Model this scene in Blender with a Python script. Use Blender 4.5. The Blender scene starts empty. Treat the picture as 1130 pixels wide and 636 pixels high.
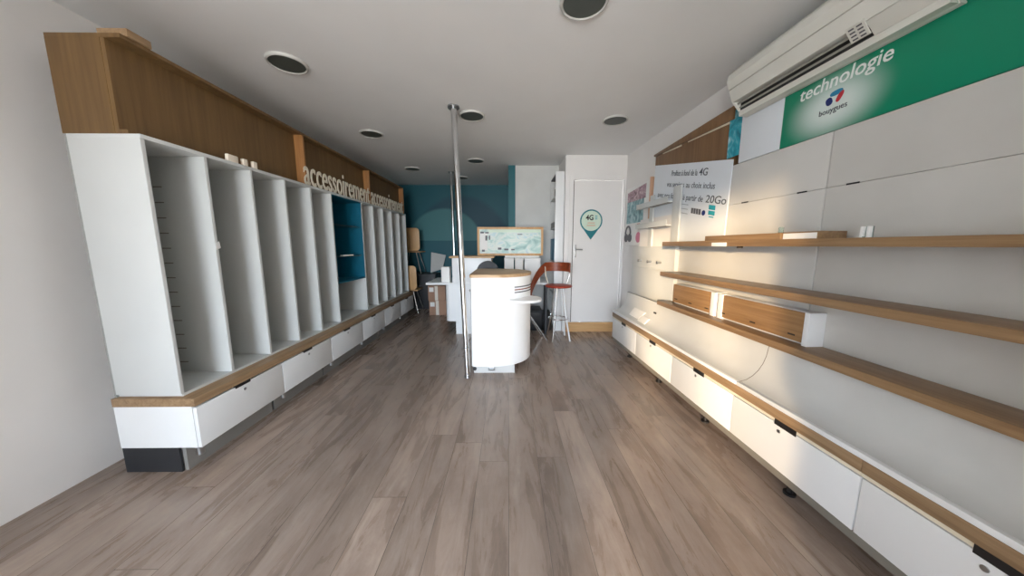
import bpy, bmesh, math, random
from mathutils import Vector, Matrix
random.seed(4)
C = bpy.context.scene.collection
sc = bpy.context.scene
PI = math.pi

# ------------------------------------------------------------------ materials
def lin(c):
    c = c / 255.0
    return c / 12.92 if c <= 0.04045 else ((c + 0.055) / 1.055) ** 2.4
def rgb(r, g, b): return (lin(r), lin(g), lin(b), 1.0)

def base_mat(name, rough=0.5, metal=0.0, spec=0.5):
    m = bpy.data.materials.new(name); m.use_nodes = True
    b = m.node_tree.nodes['Principled BSDF']
    b.inputs['Roughness'].default_value = rough
    b.inputs['Metallic'].default_value = metal
    b.inputs['Specular IOR Level'].default_value = spec
    return m, m.node_tree.nodes, m.node_tree.links, b

def N(nodes, kind, **kw):
    n = nodes.new(kind)
    for k, v in kw.items(): setattr(n, k, v)
    return n

def paint(name, col, rough=0.5, metal=0.0, var=0.04, scale=6.0, spec=0.5, bump=0.0):
    """painted / laminate surface with a faint mottling"""
    m, nd, lk, b = base_mat(name, rough, metal, spec)
    tc = N(nd, 'ShaderNodeTexCoord'); nz = N(nd, 'ShaderNodeTexNoise')
    nz.inputs['Scale'].default_value = scale; nz.inputs['Detail'].default_value = 4
    lk.new(tc.outputs['Object'], nz.inputs['Vector'])
    rp = N(nd, 'ShaderNodeValToRGB')
    a = [max(0, c * (1 - var)) for c in col[:3]] + [1]; d = [min(1, c * (1 + var)) for c in col[:3]] + [1]
    rp.color_ramp.elements[0].position = 0.3; rp.color_ramp.elements[0].color = a
    rp.color_ramp.elements[1].position = 0.7; rp.color_ramp.elements[1].color = d
    lk.new(nz.outputs['Fac'], rp.inputs['Fac']); lk.new(rp.outputs['Color'], b.inputs['Base Color'])
    if bump:
        nb = N(nd, 'ShaderNodeTexNoise'); nb.inputs['Scale'].default_value = 180
        lk.new(tc.outputs['Object'], nb.inputs['Vector'])
        bp = N(nd, 'ShaderNodeBump'); bp.inputs['Strength'].default_value = bump; bp.inputs['Distance'].default_value = 0.002
        lk.new(nb.outputs['Fac'], bp.inputs['Height']); lk.new(bp.outputs['Normal'], b.inputs['Normal'])
    return m

def wood(name, c1, c2, axis='Y', rough=0.45, fine=40.0, spec=0.4):
    """veneer with grain stretched along one axis"""
    m, nd, lk, b = base_mat(name, rough, 0, spec)
    tc = N(nd, 'ShaderNodeTexCoord'); mp = N(nd, 'ShaderNodeMapping')
    s = [fine, fine, fine]; s['XYZ'.index(axis)] = fine * 0.045
    mp.inputs['Scale'].default_value = s
    lk.new(tc.outputs['Object'], mp.inputs['Vector'])
    nz = N(nd, 'ShaderNodeTexNoise'); nz.inputs['Scale'].default_value = 1.0
    nz.inputs['Detail'].default_value = 6; nz.inputs['Roughness'].default_value = 0.65; nz.inputs['Distortion'].default_value = 0.4
    lk.new(mp.outputs['Vector'], nz.inputs['Vector'])
    rp = N(nd, 'ShaderNodeValToRGB')
    rp.color_ramp.elements[0].position = 0.32; rp.color_ramp.elements[0].color = c1
    rp.color_ramp.elements[1].position = 0.68; rp.color_ramp.elements[1].color = c2
    lk.new(nz.outputs['Fac'], rp.inputs['Fac']); lk.new(rp.outputs['Color'], b.inputs['Base Color'])
    return m

def floor_mat():
    m, nd, lk, b = base_mat('oak_laminate', 0.42, 0, 0.45)
    tc = N(nd, 'ShaderNodeTexCoord')
    sep = N(nd, 'ShaderNodeSeparateXYZ'); com = N(nd, 'ShaderNodeCombineXYZ')
    lk.new(tc.outputs['Object'], sep.inputs[0]); lk.new(sep.outputs['X'], com.inputs['Y'])
    dv = N(nd, 'ShaderNodeMath', operation='DIVIDE'); dv.inputs[1].default_value = 0.172; lk.new(sep.outputs['X'], dv.inputs[0])
    fl = N(nd, 'ShaderNodeMath', operation='FLOOR'); lk.new(dv.outputs[0], fl.inputs[0])
    wn = N(nd, 'ShaderNodeTexWhiteNoise', noise_dimensions='1D'); lk.new(fl.outputs[0], wn.inputs['W'])
    sh = N(nd, 'ShaderNodeMath', operation='MULTIPLY_ADD'); sh.inputs[1].default_value = 1.95
    lk.new(wn.outputs['Value'], sh.inputs[0]); lk.new(sep.outputs['Y'], sh.inputs[2]); lk.new(sh.outputs[0], com.inputs['X'])
    br = N(nd, 'ShaderNodeTexBrick'); br.offset = 0.0; br.offset_frequency = 2
    br.inputs['Color1'].default_value = (0, 0, 0, 1); br.inputs['Color2'].default_value = (1, 1, 1, 1)
    br.inputs['Mortar'].default_value = (0.5, 0.5, 0.5, 1); br.inputs['Scale'].default_value = 1
    br.inputs['Mortar Size'].default_value = 0.0014; br.inputs['Mortar Smooth'].default_value = 0.1
    br.inputs['Brick Width'].default_value = 1.95; br.inputs['Row Height'].default_value = 0.172
    lk.new(com.outputs[0], br.inputs['Vector'])
    # grain: offset per plank, stretched along the plank
    mulp = N(nd, 'ShaderNodeVectorMath', operation='MULTIPLY_ADD')
    mulp.inputs[1].default_value = (11, 1.6, 1); 
    off = N(nd, 'ShaderNodeVectorMath', operation='SCALE'); off.inputs['Scale'].default_value = 37
    lk.new(br.outputs['Color'], off.inputs[0])
    lk.new(tc.outputs['Object'], mulp.inputs[0]); lk.new(off.outputs[0], mulp.inputs[2])
    g1 = N(nd, 'ShaderNodeTexNoise'); g1.inputs['Scale'].default_value = 1; g1.inputs['Detail'].default_value = 8
    g1.inputs['Roughness'].default_value = 0.66; g1.inputs['Distortion'].default_value = 0.7
    lk.new(mulp.outputs[0], g1.inputs['Vector'])
    r1 = N(nd, 'ShaderNodeValToRGB')
    e = r1.color_ramp.elements
    e[0].position = 0.22; e[0].color = rgb(124, 107, 96)
    e[1].position = 0.8; e[1].color = rgb(192, 176, 163)
    e2 = r1.color_ramp.elements.new(0.5); e2.color = rgb(162, 144, 131)
    lk.new(g1.outputs['Fac'], r1.inputs['Fac'])
    # plank to plank tone and big smoky patches
    g2 = N(nd, 'ShaderNodeTexNoise'); g2.inputs['Scale'].default_value = 0.16; g2.inputs['Detail'].default_value = 3
    lk.new(mulp.outputs[0], g2.inputs['Vector'])
    r2 = N(nd, 'ShaderNodeMapRange'); r2.inputs['From Min'].default_value = 0.3; r2.inputs['From Max'].default_value = 0.7
    r2.inputs['To Min'].default_value = 0.78; r2.inputs['To Max'].default_value = 1.12
    lk.new(g2.outputs['Fac'], r2.inputs['Value'])
    tn = N(nd, 'ShaderNodeMapRange'); tn.inputs['To Min'].default_value = 0.82; tn.inputs['To Max'].default_value = 1.12
    lk.new(br.outputs['Color'], tn.inputs['Value'])
    mm = N(nd, 'ShaderNodeMath', operation='MULTIPLY'); lk.new(r2.outputs[0], mm.inputs[0]); lk.new(tn.outputs[0], mm.inputs[1])
    mx = N(nd, 'ShaderNodeMix', data_type='RGBA', blend_type='MULTIPLY'); mx.inputs[0].default_value = 1
    lk.new(r1.outputs['Color'], mx.inputs[6]); lk.new(mm.outputs[0], mx.inputs[7])
    # smoky patches and knots that run across the grain
    g3 = N(nd, 'ShaderNodeTexNoise'); g3.inputs['Scale'].default_value = 1.0; g3.inputs['Detail'].default_value = 5; g3.inputs['Roughness'].default_value = 0.7
    m3 = N(nd, 'ShaderNodeVectorMath', operation='MULTIPLY_ADD'); m3.inputs[1].default_value = (7, 3.2, 1)
    lk.new(tc.outputs['Object'], m3.inputs[0]); lk.new(off.outputs[0], m3.inputs[2]); lk.new(m3.outputs[0], g3.inputs['Vector'])
    r3 = N(nd, 'ShaderNodeValToRGB'); r3.color_ramp.elements[0].position = 0.3; r3.color_ramp.elements[0].color = (.52, .50, .50, 1)
    r3.color_ramp.elements[1].position = 0.56; r3.color_ramp.elements[1].color = (1.05, 1.05, 1.05, 1)
    lk.new(g3.outputs['Fac'], r3.inputs['Fac'])
    m4 = N(nd, 'ShaderNodeMix', data_type='RGBA', blend_type='MULTIPLY'); m4.inputs[0].default_value = .5
    lk.new(mx.outputs[2], m4.inputs[6]); lk.new(r3.outputs['Color'], m4.inputs[7]); mx = m4
    # seams
    ms = N(nd, 'ShaderNodeMix', data_type='RGBA'); ms.inputs[7].default_value = rgb(60, 50, 45)
    sf = N(nd, 'ShaderNodeMath', operation='MULTIPLY'); sf.inputs[1].default_value = 0.75
    lk.new(br.outputs['Fac'], sf.inputs[0])
    lk.new(sf.outputs[0], ms.inputs[0]); lk.new(mx.outputs[2], ms.inputs[6])
    lk.new(ms.outputs[2], b.inputs['Base Color'])
    rr = N(nd, 'ShaderNodeMapRange'); rr.inputs['To Min'].default_value = 0.20; rr.inputs['To Max'].default_value = 0.36
    lk.new(g1.outputs['Fac'], rr.inputs['Value']); lk.new(rr.outputs[0], b.inputs['Roughness'])
    bp = N(nd, 'ShaderNodeBump'); bp.inputs['Strength'].default_value = 0.15; bp.inputs['Distance'].default_value = 0.002
    lk.new(g1.outputs['Fac'], bp.inputs['Height']); lk.new(bp.outputs['Normal'], b.inputs['Normal'])
    return m

def teal_mural():
    """teal wall paint with a pale dome and a darker ring painted on it"""
    m, nd, lk, b = base_mat('teal_mural_paint', 0.55)
    tc = N(nd, 'ShaderNodeTexCoord'); sep = N(nd, 'ShaderNodeSeparateXYZ'); lk.new(tc.outputs['Object'], sep.inputs[0])
    def ell(cx, cz, rx, rz):
        def ax(sock, c, r):
            s = N(nd, 'ShaderNodeMath', operation='SUBTRACT'); s.inputs[1].default_value = c; lk.new(sep.outputs[sock], s.inputs[0])
            d = N(nd, 'ShaderNodeMath', operation='DIVIDE'); d.inputs[1].default_value = r; lk.new(s.outputs[0], d.inputs[0])
            p = N(nd, 'ShaderNodeMath', operation='POWER'); p.inputs[1].default_value = 2; lk.new(d.outputs[0], p.inputs[0]); return p
        a = N(nd, 'ShaderNodeMath', operation='ADD'); lk.new(ax('X', cx, rx).outputs[0], a.inputs[0]); lk.new(ax('Z', cz, rz).outputs[0], a.inputs[1])
        c = N(nd, 'ShaderNodeMapRange'); c.inputs['From Min'].default_value = 0.9; c.inputs['From Max'].default_value = 1.05
        c.inputs['To Min'].default_value = 1; c.inputs['To Max'].default_value = 0
        lk.new(a.outputs[0], c.inputs['Value']); return c
    big = ell(-0.98, 0.9, 1.12, 1.38); dome = ell(-1.32, 1.36, 0.75, 0.66)
    up = N(nd, 'ShaderNodeMath', operation='GREATER_THAN'); up.inputs[1].default_value = 1.36; lk.new(sep.outputs['Z'], up.inputs[0])
    dm = N(nd, 'ShaderNodeMath', operation='MULTIPLY'); lk.new(dome.outputs[0], dm.inputs[0]); lk.new(up.outputs[0], dm.inputs[1])
    bu = N(nd, 'ShaderNodeMath', operation='MULTIPLY'); lk.new(big.outputs[0], bu.inputs[0]); lk.new(up.outputs[0], bu.inputs[1])
    m1 = N(nd, 'ShaderNodeMix', data_type='RGBA'); m1.inputs[6].default_value = rgb(6, 90, 104); m1.inputs[7].default_value = rgb(4, 72, 90)
    lk.new(bu.outputs[0], m1.inputs[0])
    m2 = N(nd, 'ShaderNodeMix', data_type='RGBA'); m2.inputs[7].default_value = rgb(64, 124, 130)
    lk.new(dm.outputs[0], m2.inputs[0]); lk.new(m1.outputs[2], m2.inputs[6])
    lk.new(m2.outputs[2], b.inputs['Base Color'])
    return m

def glow_poster():
    """green poster printed with a round white fade behind the emblem"""
    m, nd, lk, b = base_mat('green_poster_print', 0.4)
    tc = N(nd, 'ShaderNodeTexCoord'); mp = N(nd, 'ShaderNodeMapping')
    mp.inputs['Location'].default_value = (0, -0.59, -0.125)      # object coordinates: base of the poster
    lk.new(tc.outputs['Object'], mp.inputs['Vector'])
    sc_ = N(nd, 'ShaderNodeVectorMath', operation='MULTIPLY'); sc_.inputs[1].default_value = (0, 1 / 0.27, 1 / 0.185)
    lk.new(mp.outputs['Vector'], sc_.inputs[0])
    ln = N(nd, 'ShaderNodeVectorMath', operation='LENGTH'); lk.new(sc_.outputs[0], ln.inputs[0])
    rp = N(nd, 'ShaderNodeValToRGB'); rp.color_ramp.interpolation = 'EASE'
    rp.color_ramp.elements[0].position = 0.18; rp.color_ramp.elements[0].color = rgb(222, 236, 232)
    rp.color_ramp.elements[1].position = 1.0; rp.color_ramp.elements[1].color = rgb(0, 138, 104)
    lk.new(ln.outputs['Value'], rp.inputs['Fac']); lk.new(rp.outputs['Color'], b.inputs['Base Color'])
    return m

def print_mat(name, stops, scale, rough=0.4, stretch=(1, 1, 1)):
    """printed picture: patches of several inks"""
    m, nd, lk, b = base_mat(name, rough)
    tc = N(nd, 'ShaderNodeTexCoord'); mp = N(nd, 'ShaderNodeMapping'); mp.inputs['Scale'].default_value = stretch
    lk.new(tc.outputs['Object'], mp.inputs['Vector'])
    nz = N(nd, 'ShaderNodeTexNoise'); nz.inputs['Scale'].default_value = scale; nz.inputs['Detail'].default_value = 5; nz.inputs['Distortion'].default_value = 1.2
    lk.new(mp.outputs[0], nz.inputs['Vector'])
    rp = N(nd, 'ShaderNodeValToRGB'); el = rp.color_ramp.elements
    el[0].position = stops[0][0]; el[0].color = stops[0][1]; el[1].position = stops[-1][0]; el[1].color = stops[-1][1]
    for p, c in stops[1:-1]:
        x = el.new(p); x.color = c
    lk.new(nz.outputs['Fac'], rp.inputs['Fac']); lk.new(rp.outputs['Color'], b.inputs['Base Color'])
    return m

M = {}
M['wall'] = paint('white_wall_paint', rgb(232, 230, 228), 0.7, var=0.02, scale=3, bump=0.05)
M['grey_wall'] = paint('pale_grey_wall_paint', rgb(205, 206, 204), 0.7, var=0.05, scale=3, bump=0.05)
M['ceil'] = paint('ceiling_paint', rgb(236, 237, 237), 0.8, var=0.02, scale=2)
M['floor'] = floor_mat()
M['mural'] = teal_mural()
M['teal'] = paint('teal_paint', rgb(8, 96, 106), 0.55, var=0.05)
M['teal_liner'] = paint('teal_laminate', rgb(0, 96, 122), 0.4, var=0.04)
M['white'] = paint('white_laminate', rgb(232, 234, 235), 0.32, var=0.015, scale=4)
M['panel'] = paint('grey_white_panel', rgb(208, 207, 203), 0.45, var=0.03, scale=4)
M['counter'] = paint('bright_white_laminate', rgb(248, 248, 247), 0.3, var=0.01)
M['tray'] = paint('grey_white_tray', rgb(206, 207, 205), 0.35, var=0.03, scale=5)
M['shelf_back'] = paint('shaded_white_back', rgb(150, 152, 148), 0.5, var=0.02)  # darker than the boards: shade deep in the bays, put into the colour
M['shelf_white'] = paint('white_shelf_board', rgb(206, 209, 208), 0.4, var=0.02, scale=4)
M['cream'] = paint('cream_edge_band', rgb(232, 222, 200), 0.4)
M['oak'] = wood('oak_ledge', rgb(132, 106, 78), rgb(166, 138, 106), 'Y')
M['oak_x'] = wood('oak_counter_top', rgb(178, 142, 102), rgb(214, 180, 140), 'X')
M['oak_front'] = wood('oak_drawer_front', rgb(140, 106, 70), rgb(168, 132, 92), 'Y', 0.4)
M['oak_shelf'] = wood('oak_shelf_board', rgb(122, 95, 67), rgb(156, 126, 92), 'Y', 0.38)
M['header'] = wood('brown_header_veneer', rgb(98, 74, 46), rgb(120, 93, 58), 'Z', 0.5, 30)  # veneer colour darkened for the shade the header stands in
M['fin'] = wood('lit_header_fin', rgb(146, 100, 58), rgb(172, 124, 76), 'Z', 0.45, 30)  # lighter than the header: the light on its front is put into the colour
M['cupboard'] = wood('cherry_brown_veneer', rgb(114, 84, 56), rgb(136, 104, 72), 'Z', 0.42, 30)
M['skirt'] = wood('pine_skirting', rgb(192, 148, 98), rgb(214, 174, 124), 'X', 0.45)
M['ply'] = wood('plywood_shell', rgb(190, 146, 98), rgb(214, 172, 122), 'Z', 0.4, 24)
M['redwood'] = wood('red_brown_plywood', rgb(120, 52, 26), rgb(146, 70, 38), 'X', 0.4, 24)
M['red'] = paint('red_seat', rgb(164, 62, 44), 0.45)
M['grey'] = paint('grey_rail', rgb(128, 124, 116), 0.45)
M['kick'] = paint('grey_kick_plate', rgb(138, 136, 132), 0.4)
M['black'] = paint('black_plastic', rgb(26, 26, 28), 0.45)
M['dark'] = paint('dark_gap', rgb(44, 34, 28), 0.6)
M['darkbox'] = paint('charcoal_laminate', rgb(40, 42, 46), 0.5)
M['chrome'] = paint('chrome', rgb(214, 216, 218), 0.16, 1.0, var=0.01)
M['steel'] = paint('brushed_steel', rgb(170, 172, 174), 0.35, 1.0, var=0.03)
M['ac'] = paint('cream_plastic', rgb(222, 222, 214), 0.42, var=0.015)
M['ac_dark'] = paint('dark_vent', rgb(38, 38, 38), 0.5)
M['ac_mid'] = paint('grey_louvre', rgb(150, 150, 142), 0.45)
M['letters'] = paint('off_white_letter', rgb(226, 218, 200), 0.5)
M['text'] = paint('dark_print', rgb(84, 92, 100), 0.5)
M['text_lt'] = paint('grey_print', rgb(150, 158, 164), 0.5)
M['text_w'] = paint('white_print', rgb(236, 240, 238), 0.5)
M['sign'] = paint('white_sign_board', rgb(224, 230, 236), 0.4, var=0.01)
M['paper'] = paint('white_paper', rgb(236, 236, 234), 0.7, var=0.02)
M['cyan'] = paint('cyan_print', rgb(40, 160, 175), 0.5)
M['tealprint'] = paint('teal_print', rgb(20, 120, 130), 0.5)
M['navy'] = paint('navy_print', rgb(24, 44, 110), 0.4)
M['blue'] = paint('light_blue_print', rgb(30, 130, 170), 0.4)
M['redprint'] = paint('red_print', rgb(190, 40, 50), 0.4)
M['pink'] = paint('pink_print', rgb(214, 130, 160), 0.5)
M['greyprint'] = paint('charcoal_print', rgb(92, 92, 98), 0.5)
M['pale_green'] = paint('pale_green_print', rgb(208, 226, 208), 0.5)
M['peach'] = paint('peach_print', rgb(222, 180, 150), 0.5)
M['lamp'] = paint('grey_lamp_glass', rgb(74, 80, 75), 0.5, var=0.06)
M['lamp_rim'] = paint('white_lamp_rim', rgb(196, 196, 192), 0.5)
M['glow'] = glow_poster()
M['pic_pink'] = print_mat('crowd_print', [(0.3, rgb(96, 74, 86)), (0.5, rgb(172, 138, 150)), (0.7, rgb(216, 198, 204))], 14)
M['pic_teal'] = print_mat('blue_portrait_print', [(0.3, rgb(60, 100, 110)), (0.5, rgb(126, 170, 178)), (0.7, rgb(200, 220, 222))], 9)
M['pic_main'] = print_mat('pale_collage_print', [(0.28, rgb(140, 176, 172)), (0.42, rgb(176, 206, 200)), (0.55, rgb(214, 222, 214)), (0.66, rgb(178, 208, 212)), (0.8, rgb(208, 198, 204))], 4, stretch=(1.6, 1, 2.2))
M['sliver'] = print_mat('sea_print', [(0.3, rgb(0, 110, 130)), (0.5, rgb(40, 160, 180)), (0.72, rgb(190, 226, 230))], 11)
M['card'] = paint('brown_cardboard', rgb(168, 132, 110), 0.8, var=0.1)
M['tape'] = paint('pale_tape', rgb(226, 218, 206), 0.5)
M['brass_tag'] = paint('cream_clip', rgb(236, 226, 210), 0.5)
def glass_mat():
    m, nd, lk, b = base_mat('clear_glass', 0.05)
    b.inputs['Base Color'].default_value = rgb(214, 236, 234)
    b.inputs['Transmission Weight'].default_value = 0.9; b.inputs['IOR'].default_value = 1.3
    return m
M['glass'] = glass_mat()

# ------------------------------------------------------------------ frames and builders
class Frame:
    def __init__(s, ox=0.0, oy=0.0, th=0.0):
        s.o = Vector((ox, oy, 0)); s.th = th; s.R = Matrix.Rotation(th, 3, 'Z')
    def w(s, p): return s.o + s.R @ Vector(p)
W = Frame()
RF = Frame(1.372, 0.0, 0.027)      # the right-hand furniture stands a little out of square

class MB:
    def __init__(s): s.bm = bmesh.new()
    def box(s, x0, x1, y0, y1, z0, z1, bev=0.0, seg=2):
        bm = bmesh.new()
        bmesh.ops.create_cube(bm, size=1)
        for v in bm.verts:
            v.co = Vector(((x0 + x1) / 2 + v.co.x * (x1 - x0), (y0 + y1) / 2 + v.co.y * (y1 - y0), (z0 + z1) / 2 + v.co.z * (z1 - z0)))
        if bev: bmesh.ops.bevel(bm, geom=bm.edges[:], offset=bev, segments=seg, affect='EDGES', profile=0.6)
        s._join(bm); return s
    def _join(s, bm, mat=None):
        if mat is not None: bm.transform(mat)
        me = bpy.data.meshes.new('t'); bm.to_mesh(me); bm.free(); s.bm.from_mesh(me); bpy.data.meshes.remove(me)
    def prism(s, pts, ext, bev=0.0):
        """closed polygon of 3D points swept along the vector ext"""
        bm = bmesh.new(); ext = Vector(ext)
        a = [bm.verts.new(Vector(p)) for p in pts]; b = [bm.verts.new(Vector(p) + ext) for p in pts]
        n = len(pts); bm.faces.new(a); bm.faces.new(b[::-1])
        for i in range(n): bm.faces.new((a[i], b[i], b[(i + 1) % n], a[(i + 1) % n]))
        bmesh.ops.recalc_face_normals(bm, faces=bm.faces)
        if bev: bmesh.ops.bevel(bm, geom=bm.edges[:], offset=bev, segments=2, affect='EDGES', profile=0.6)
        s._join(bm); return s
    def cyl(s, p0, p1, r0, r1=None, n=24):
        r1 = r0 if r1 is None else r1
        p0, p1 = Vector(p0), Vector(p1); d = p1 - p0
        bm = bmesh.new()
        bmesh.ops.create_cone(bm, cap_ends=True, segments=n, radius1=r0, radius2=r1, depth=d.length)
        q = d.to_track_quat('Z', 'Y').to_matrix().to_4x4(); q.translation = (p0 + p1) / 2
        s._join(bm, q); return s
    def tube(s, pts, r, n=10):
        pts = [Vector(p) for p in pts]; bm = bmesh.new(); rings = []
        up = None
        for i, p in enumerate(pts):
            t = (pts[min(i + 1, len(pts) - 1)] - pts[max(i - 1, 0)]).normalized()
            if up is None:
                up = Vector((0, 0, 1)) if abs(t.z) < 0.9 else Vector((1, 0, 0))
            u = t.cross(up).normalized(); v = u.cross(t).normalized(); up = v
            rings.append([bm.verts.new(p + u * r * math.cos(2 * PI * k / n) + v * r * math.sin(2 * PI * k / n)) for k in range(n)])
        for a, b in zip(rings, rings[1:]):
            for k in range(n): bm.faces.new((a[k], a[(k + 1) % n], b[(k + 1) % n], b[k]))
        bm.faces.new(rings[0]); bm.faces.new(rings[-1][::-1])
        bmesh.ops.recalc_face_normals(bm, faces=bm.faces)
        s._join(bm); return s
    def sweep(s, prof, y0, y1, thick):
        """open profile of (x, z) points given thickness along its normal, swept in y"""
        bm = bmesh.new(); out = []
        for i, (x, z) in enumerate(prof):
            a = prof[max(i - 1, 0)]; b = prof[min(i + 1, len(prof) - 1)]
            dx, dz = b[0] - a[0], b[1] - a[1]; l = math.hypot(dx, dz)
            out.append((x + dz / l * thick, z - dx / l * thick))
        loop = list(prof) + out[::-1]
        s.prism([(x, y0, z) for x, z in loop], (0, y1 - y0, 0)); bm.free(); return s
    def mesh(s, me, fn):
        bm = bmesh.new(); bm.from_mesh(me)
        for v in bm.verts: v.co = fn(v.co)
        bmesh.ops.recalc_face_normals(bm, faces=bm.faces)
        s._join(bm); return s
    def build(s, name, mat, base=(0, 0, 0), smooth=True):
        me = bpy.data.meshes.new(name)
        bmesh.ops.translate(s.bm, verts=s.bm.verts, vec=-Vector(base))
        s.bm.to_mesh(me); s.bm.free()
        o = bpy.data.objects.new(name, me); C.objects.link(o)
        me.materials.append(mat)
        if smooth:
            me.polygons.foreach_set('use_smooth', [True] * len(me.polygons))
            me.set_sharp_from_angle(angle=math.radians(24))
        return o

def text_mesh(body, size=1.0, extrude=0.0, shear=0.0, bold=0.0, align='LEFT'):
    cu = bpy.data.curves.new('txt', 'FONT'); cu.body = body; cu.size = size; cu.extrude = extrude; cu.shear = shear
    cu.offset = bold; cu.align_x = align; cu.resolution_u = 3
    o = bpy.data.objects.new('txt', cu); C.objects.link(o)
    dg = bpy.context.evaluated_depsgraph_get(); dg.update()
    me = bpy.data.meshes.new_from_object(o.evaluated_get(dg))
    bpy.data.objects.remove(o); bpy.data.curves.remove(cu)
    return me
def add_text(mb, body, org, u, v, height, width=None, extrude=0.001, shear=0.0, bold=0.0, align='LEFT'):
    """lettering in the plane (u, v); height = size of a capital, width = overall length"""
    me = text_mesh(body, 1.0, 0.5, shear, bold, align)
    xs = [p.co.x for p in me.vertices]; x0, x1 = min(xs), max(xs)
    sy = height / 0.73; sx = sy if width is None else width / (x1 - x0)
    u, v, org = Vector(u).normalized(), Vector(v).normalized(), Vector(org); n = u.cross(v).normalized()
    sh = x0 if (align == 'LEFT' and width) else 0
    mb.mesh(me, lambda c: org + u * (c.x - sh) * sx + v * c.y * sy + n * (c.z + 0.5) * extrude)
    bpy.data.meshes.remove(me)
    return mb

class Thing:
    def __init__(s, name, label, cat, base=(0, 0, 0), frame=W, group=None):
        s.base = Vector(base); s.o = bpy.data.objects.new(name, None); C.objects.link(s.o)
        s.o.empty_display_size = 0.1
        s.o.location = frame.w(base); s.o.rotation_euler = (0, 0, frame.th)
        s.o['label'] = label; s.o['category'] = cat
        if group: s.o['group'] = group
    def part(s, name, mb, mat, parent=None, label=None, smooth=True):
        o = mb.build(name, mat, s.base, smooth); o.parent = parent or s.o
        if label: o['label'] = label
        return o
def solo(name, mb, mat, label, cat, base=(0, 0, 0), frame=W, group=None, smooth=True):
    o = mb.build(name, mat, base, smooth); o.location = frame.w(base); o.rotation_euler = (0, 0, frame.th)
    o['label'] = label; o['category'] = cat
    if group: o['group'] = group
    return o
def struct(name, mb, mat, label=None, frame=W, parent=None, smooth=False):
    o = mb.build(name, mat, (0, 0, 0), smooth)
    if parent: o.parent = parent
    else: o.location = frame.o; o.rotation_euler = (0, 0, frame.th); o['kind'] = 'structure'
    if label: o['label'] = label
    return o
def kids(o): return [c for c in bpy.data.objects if c.parent == o]
def dup(root, loc, label, group=None, rotz=None):
    r = root.copy(); C.objects.link(r); r.location = loc; r['label'] = label
    if group: r['group'] = group
    if rotz is not None: r.rotation_euler = (0, 0, rotz)
    for ch in kids(root):
        c = ch.copy(); C.objects.link(c); c.parent = r
        for g in kids(ch):
            d = g.copy(); C.objects.link(d); d.parent = c
    return r

# ------------------------------------------------------------------ the room
ZC = 2.485; YF = -3.40; YB = 6.45; XL = -2.30; YD = 4.35; YP = 4.92
struct('floor', MB().box(XL - .1, 2.0, YF - .15, YB + .1, -.1, 0), M['floor'])
struct('ceiling', MB().box(XL - .1, 2.0, YF - .15, YB + .1, ZC, ZC + .1), M['ceil'])
struct('wall_left', MB().box(XL - .1, XL, YF - .15, YB + .1, 0, ZC), M['wall'])
struct('wall_right', MB().box(.385, .485, YF - .2, YD + .3, 0, ZC), M['wall'], frame=RF)
struct('wall_back', MB().box(XL, .0, YB, YB + .1, 0, ZC), M['mural'])
struct('wall_partition', MB().box(.11, .79, YP, YB + .1, 0, ZC), M['grey_wall'])
struct('wall_column', MB().box(0, .11, YP - .02, YB + .1, 0, ZC), M['teal'], 'teal painted pier beside the grey wall')
# wall that holds the door
dw = MB(); DX0, DX1, DZ0, DZ1 = .905, 1.605, .142, 2.16
dw.box(.79, DX0, YD, YD + .1, 0, ZC).box(DX1, 1.75, YD, YD + .1, 0, ZC).box(DX0, DX1, YD, YD + .1, DZ1, ZC).box(DX0, DX1, YD, YD + .1, 0, DZ0)
dw.box(.79, .83, YD + .1, YP + .05, 0, ZC)
struct('wall_door', dw, M['wall'])
d1 = struct('door_1', MB().box(DX0 + .012, DX1 - .008, YD + .006, YD + .046, DZ0 + .004, DZ1 - .006, .003), M['wall'], 'plain white door with a steel lever')
fr = MB().box(DX0 - .055, DX0, YD - .014, YD + .02, DZ0, DZ1 + .05, .003).box(DX1, DX1 + .03, YD - .014, YD + .02, DZ0, DZ1 + .05, .003).box(DX0, DX1, YD - .014, YD + .02, DZ1, DZ1 + .05, .003)
struct('door_frame', fr, M['wall'], parent=d1)
struct('door_gap', MB().box(DX0 + .001, DX0 + .0115, YD + .002, YD + .03, DZ0 + .004, DZ1 - .006), M['dark'], parent=d1)
h = MB().box(.94, .968, YD - .006, YD + .006, 1.09, 1.27, .004)
h.tube([(.954, YD, 1.205), (.954, YD - .045, 1.205), (.962, YD - .052, 1.205), (1.03, YD - .054, 1.203), (1.045, YD - .054, 1.203)], .009)
h.cyl((.954, YD - .012, 1.125), (.954, YD + .004, 1.125), .010)
ho = struct('handle', h, M['steel'], parent=d1, label='steel lever handle')
struct('baseboard_back', MB().box(.84, 1.68, YD - .022, YD - .001, 0, .142, .003), M['skirt'])
# street front behind the camera: two windows over low sills and a doorway
fw = MB()
XR = 1.80
fw.box(XL, XR, YF - .15, YF, 2.30, ZC)
for a, b in ((XL, -2.1), (-.70, -.60), (.36, XR)): fw.box(a, b, YF - .15, YF, 0, 2.30)
fw.box(-2.1, -.70, YF - .15, YF, 0, .30)
struct('wall_front', fw, M['wall'])
struct('wall_shade_piers', MB().box(.42, XR, -.62, -.52, 0, ZC).box(XL, -1.5, -.62, -.52, 0, ZC), M['wall'])  # unseen piers added behind the camera to shade the near sides
wn = MB()
for x in (-1.62, -1.16): wn.box(x - .03, x + .03, YF - .10, YF - .05, .30, 2.30)
struct('window_1', wn, M['steel'])

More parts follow.
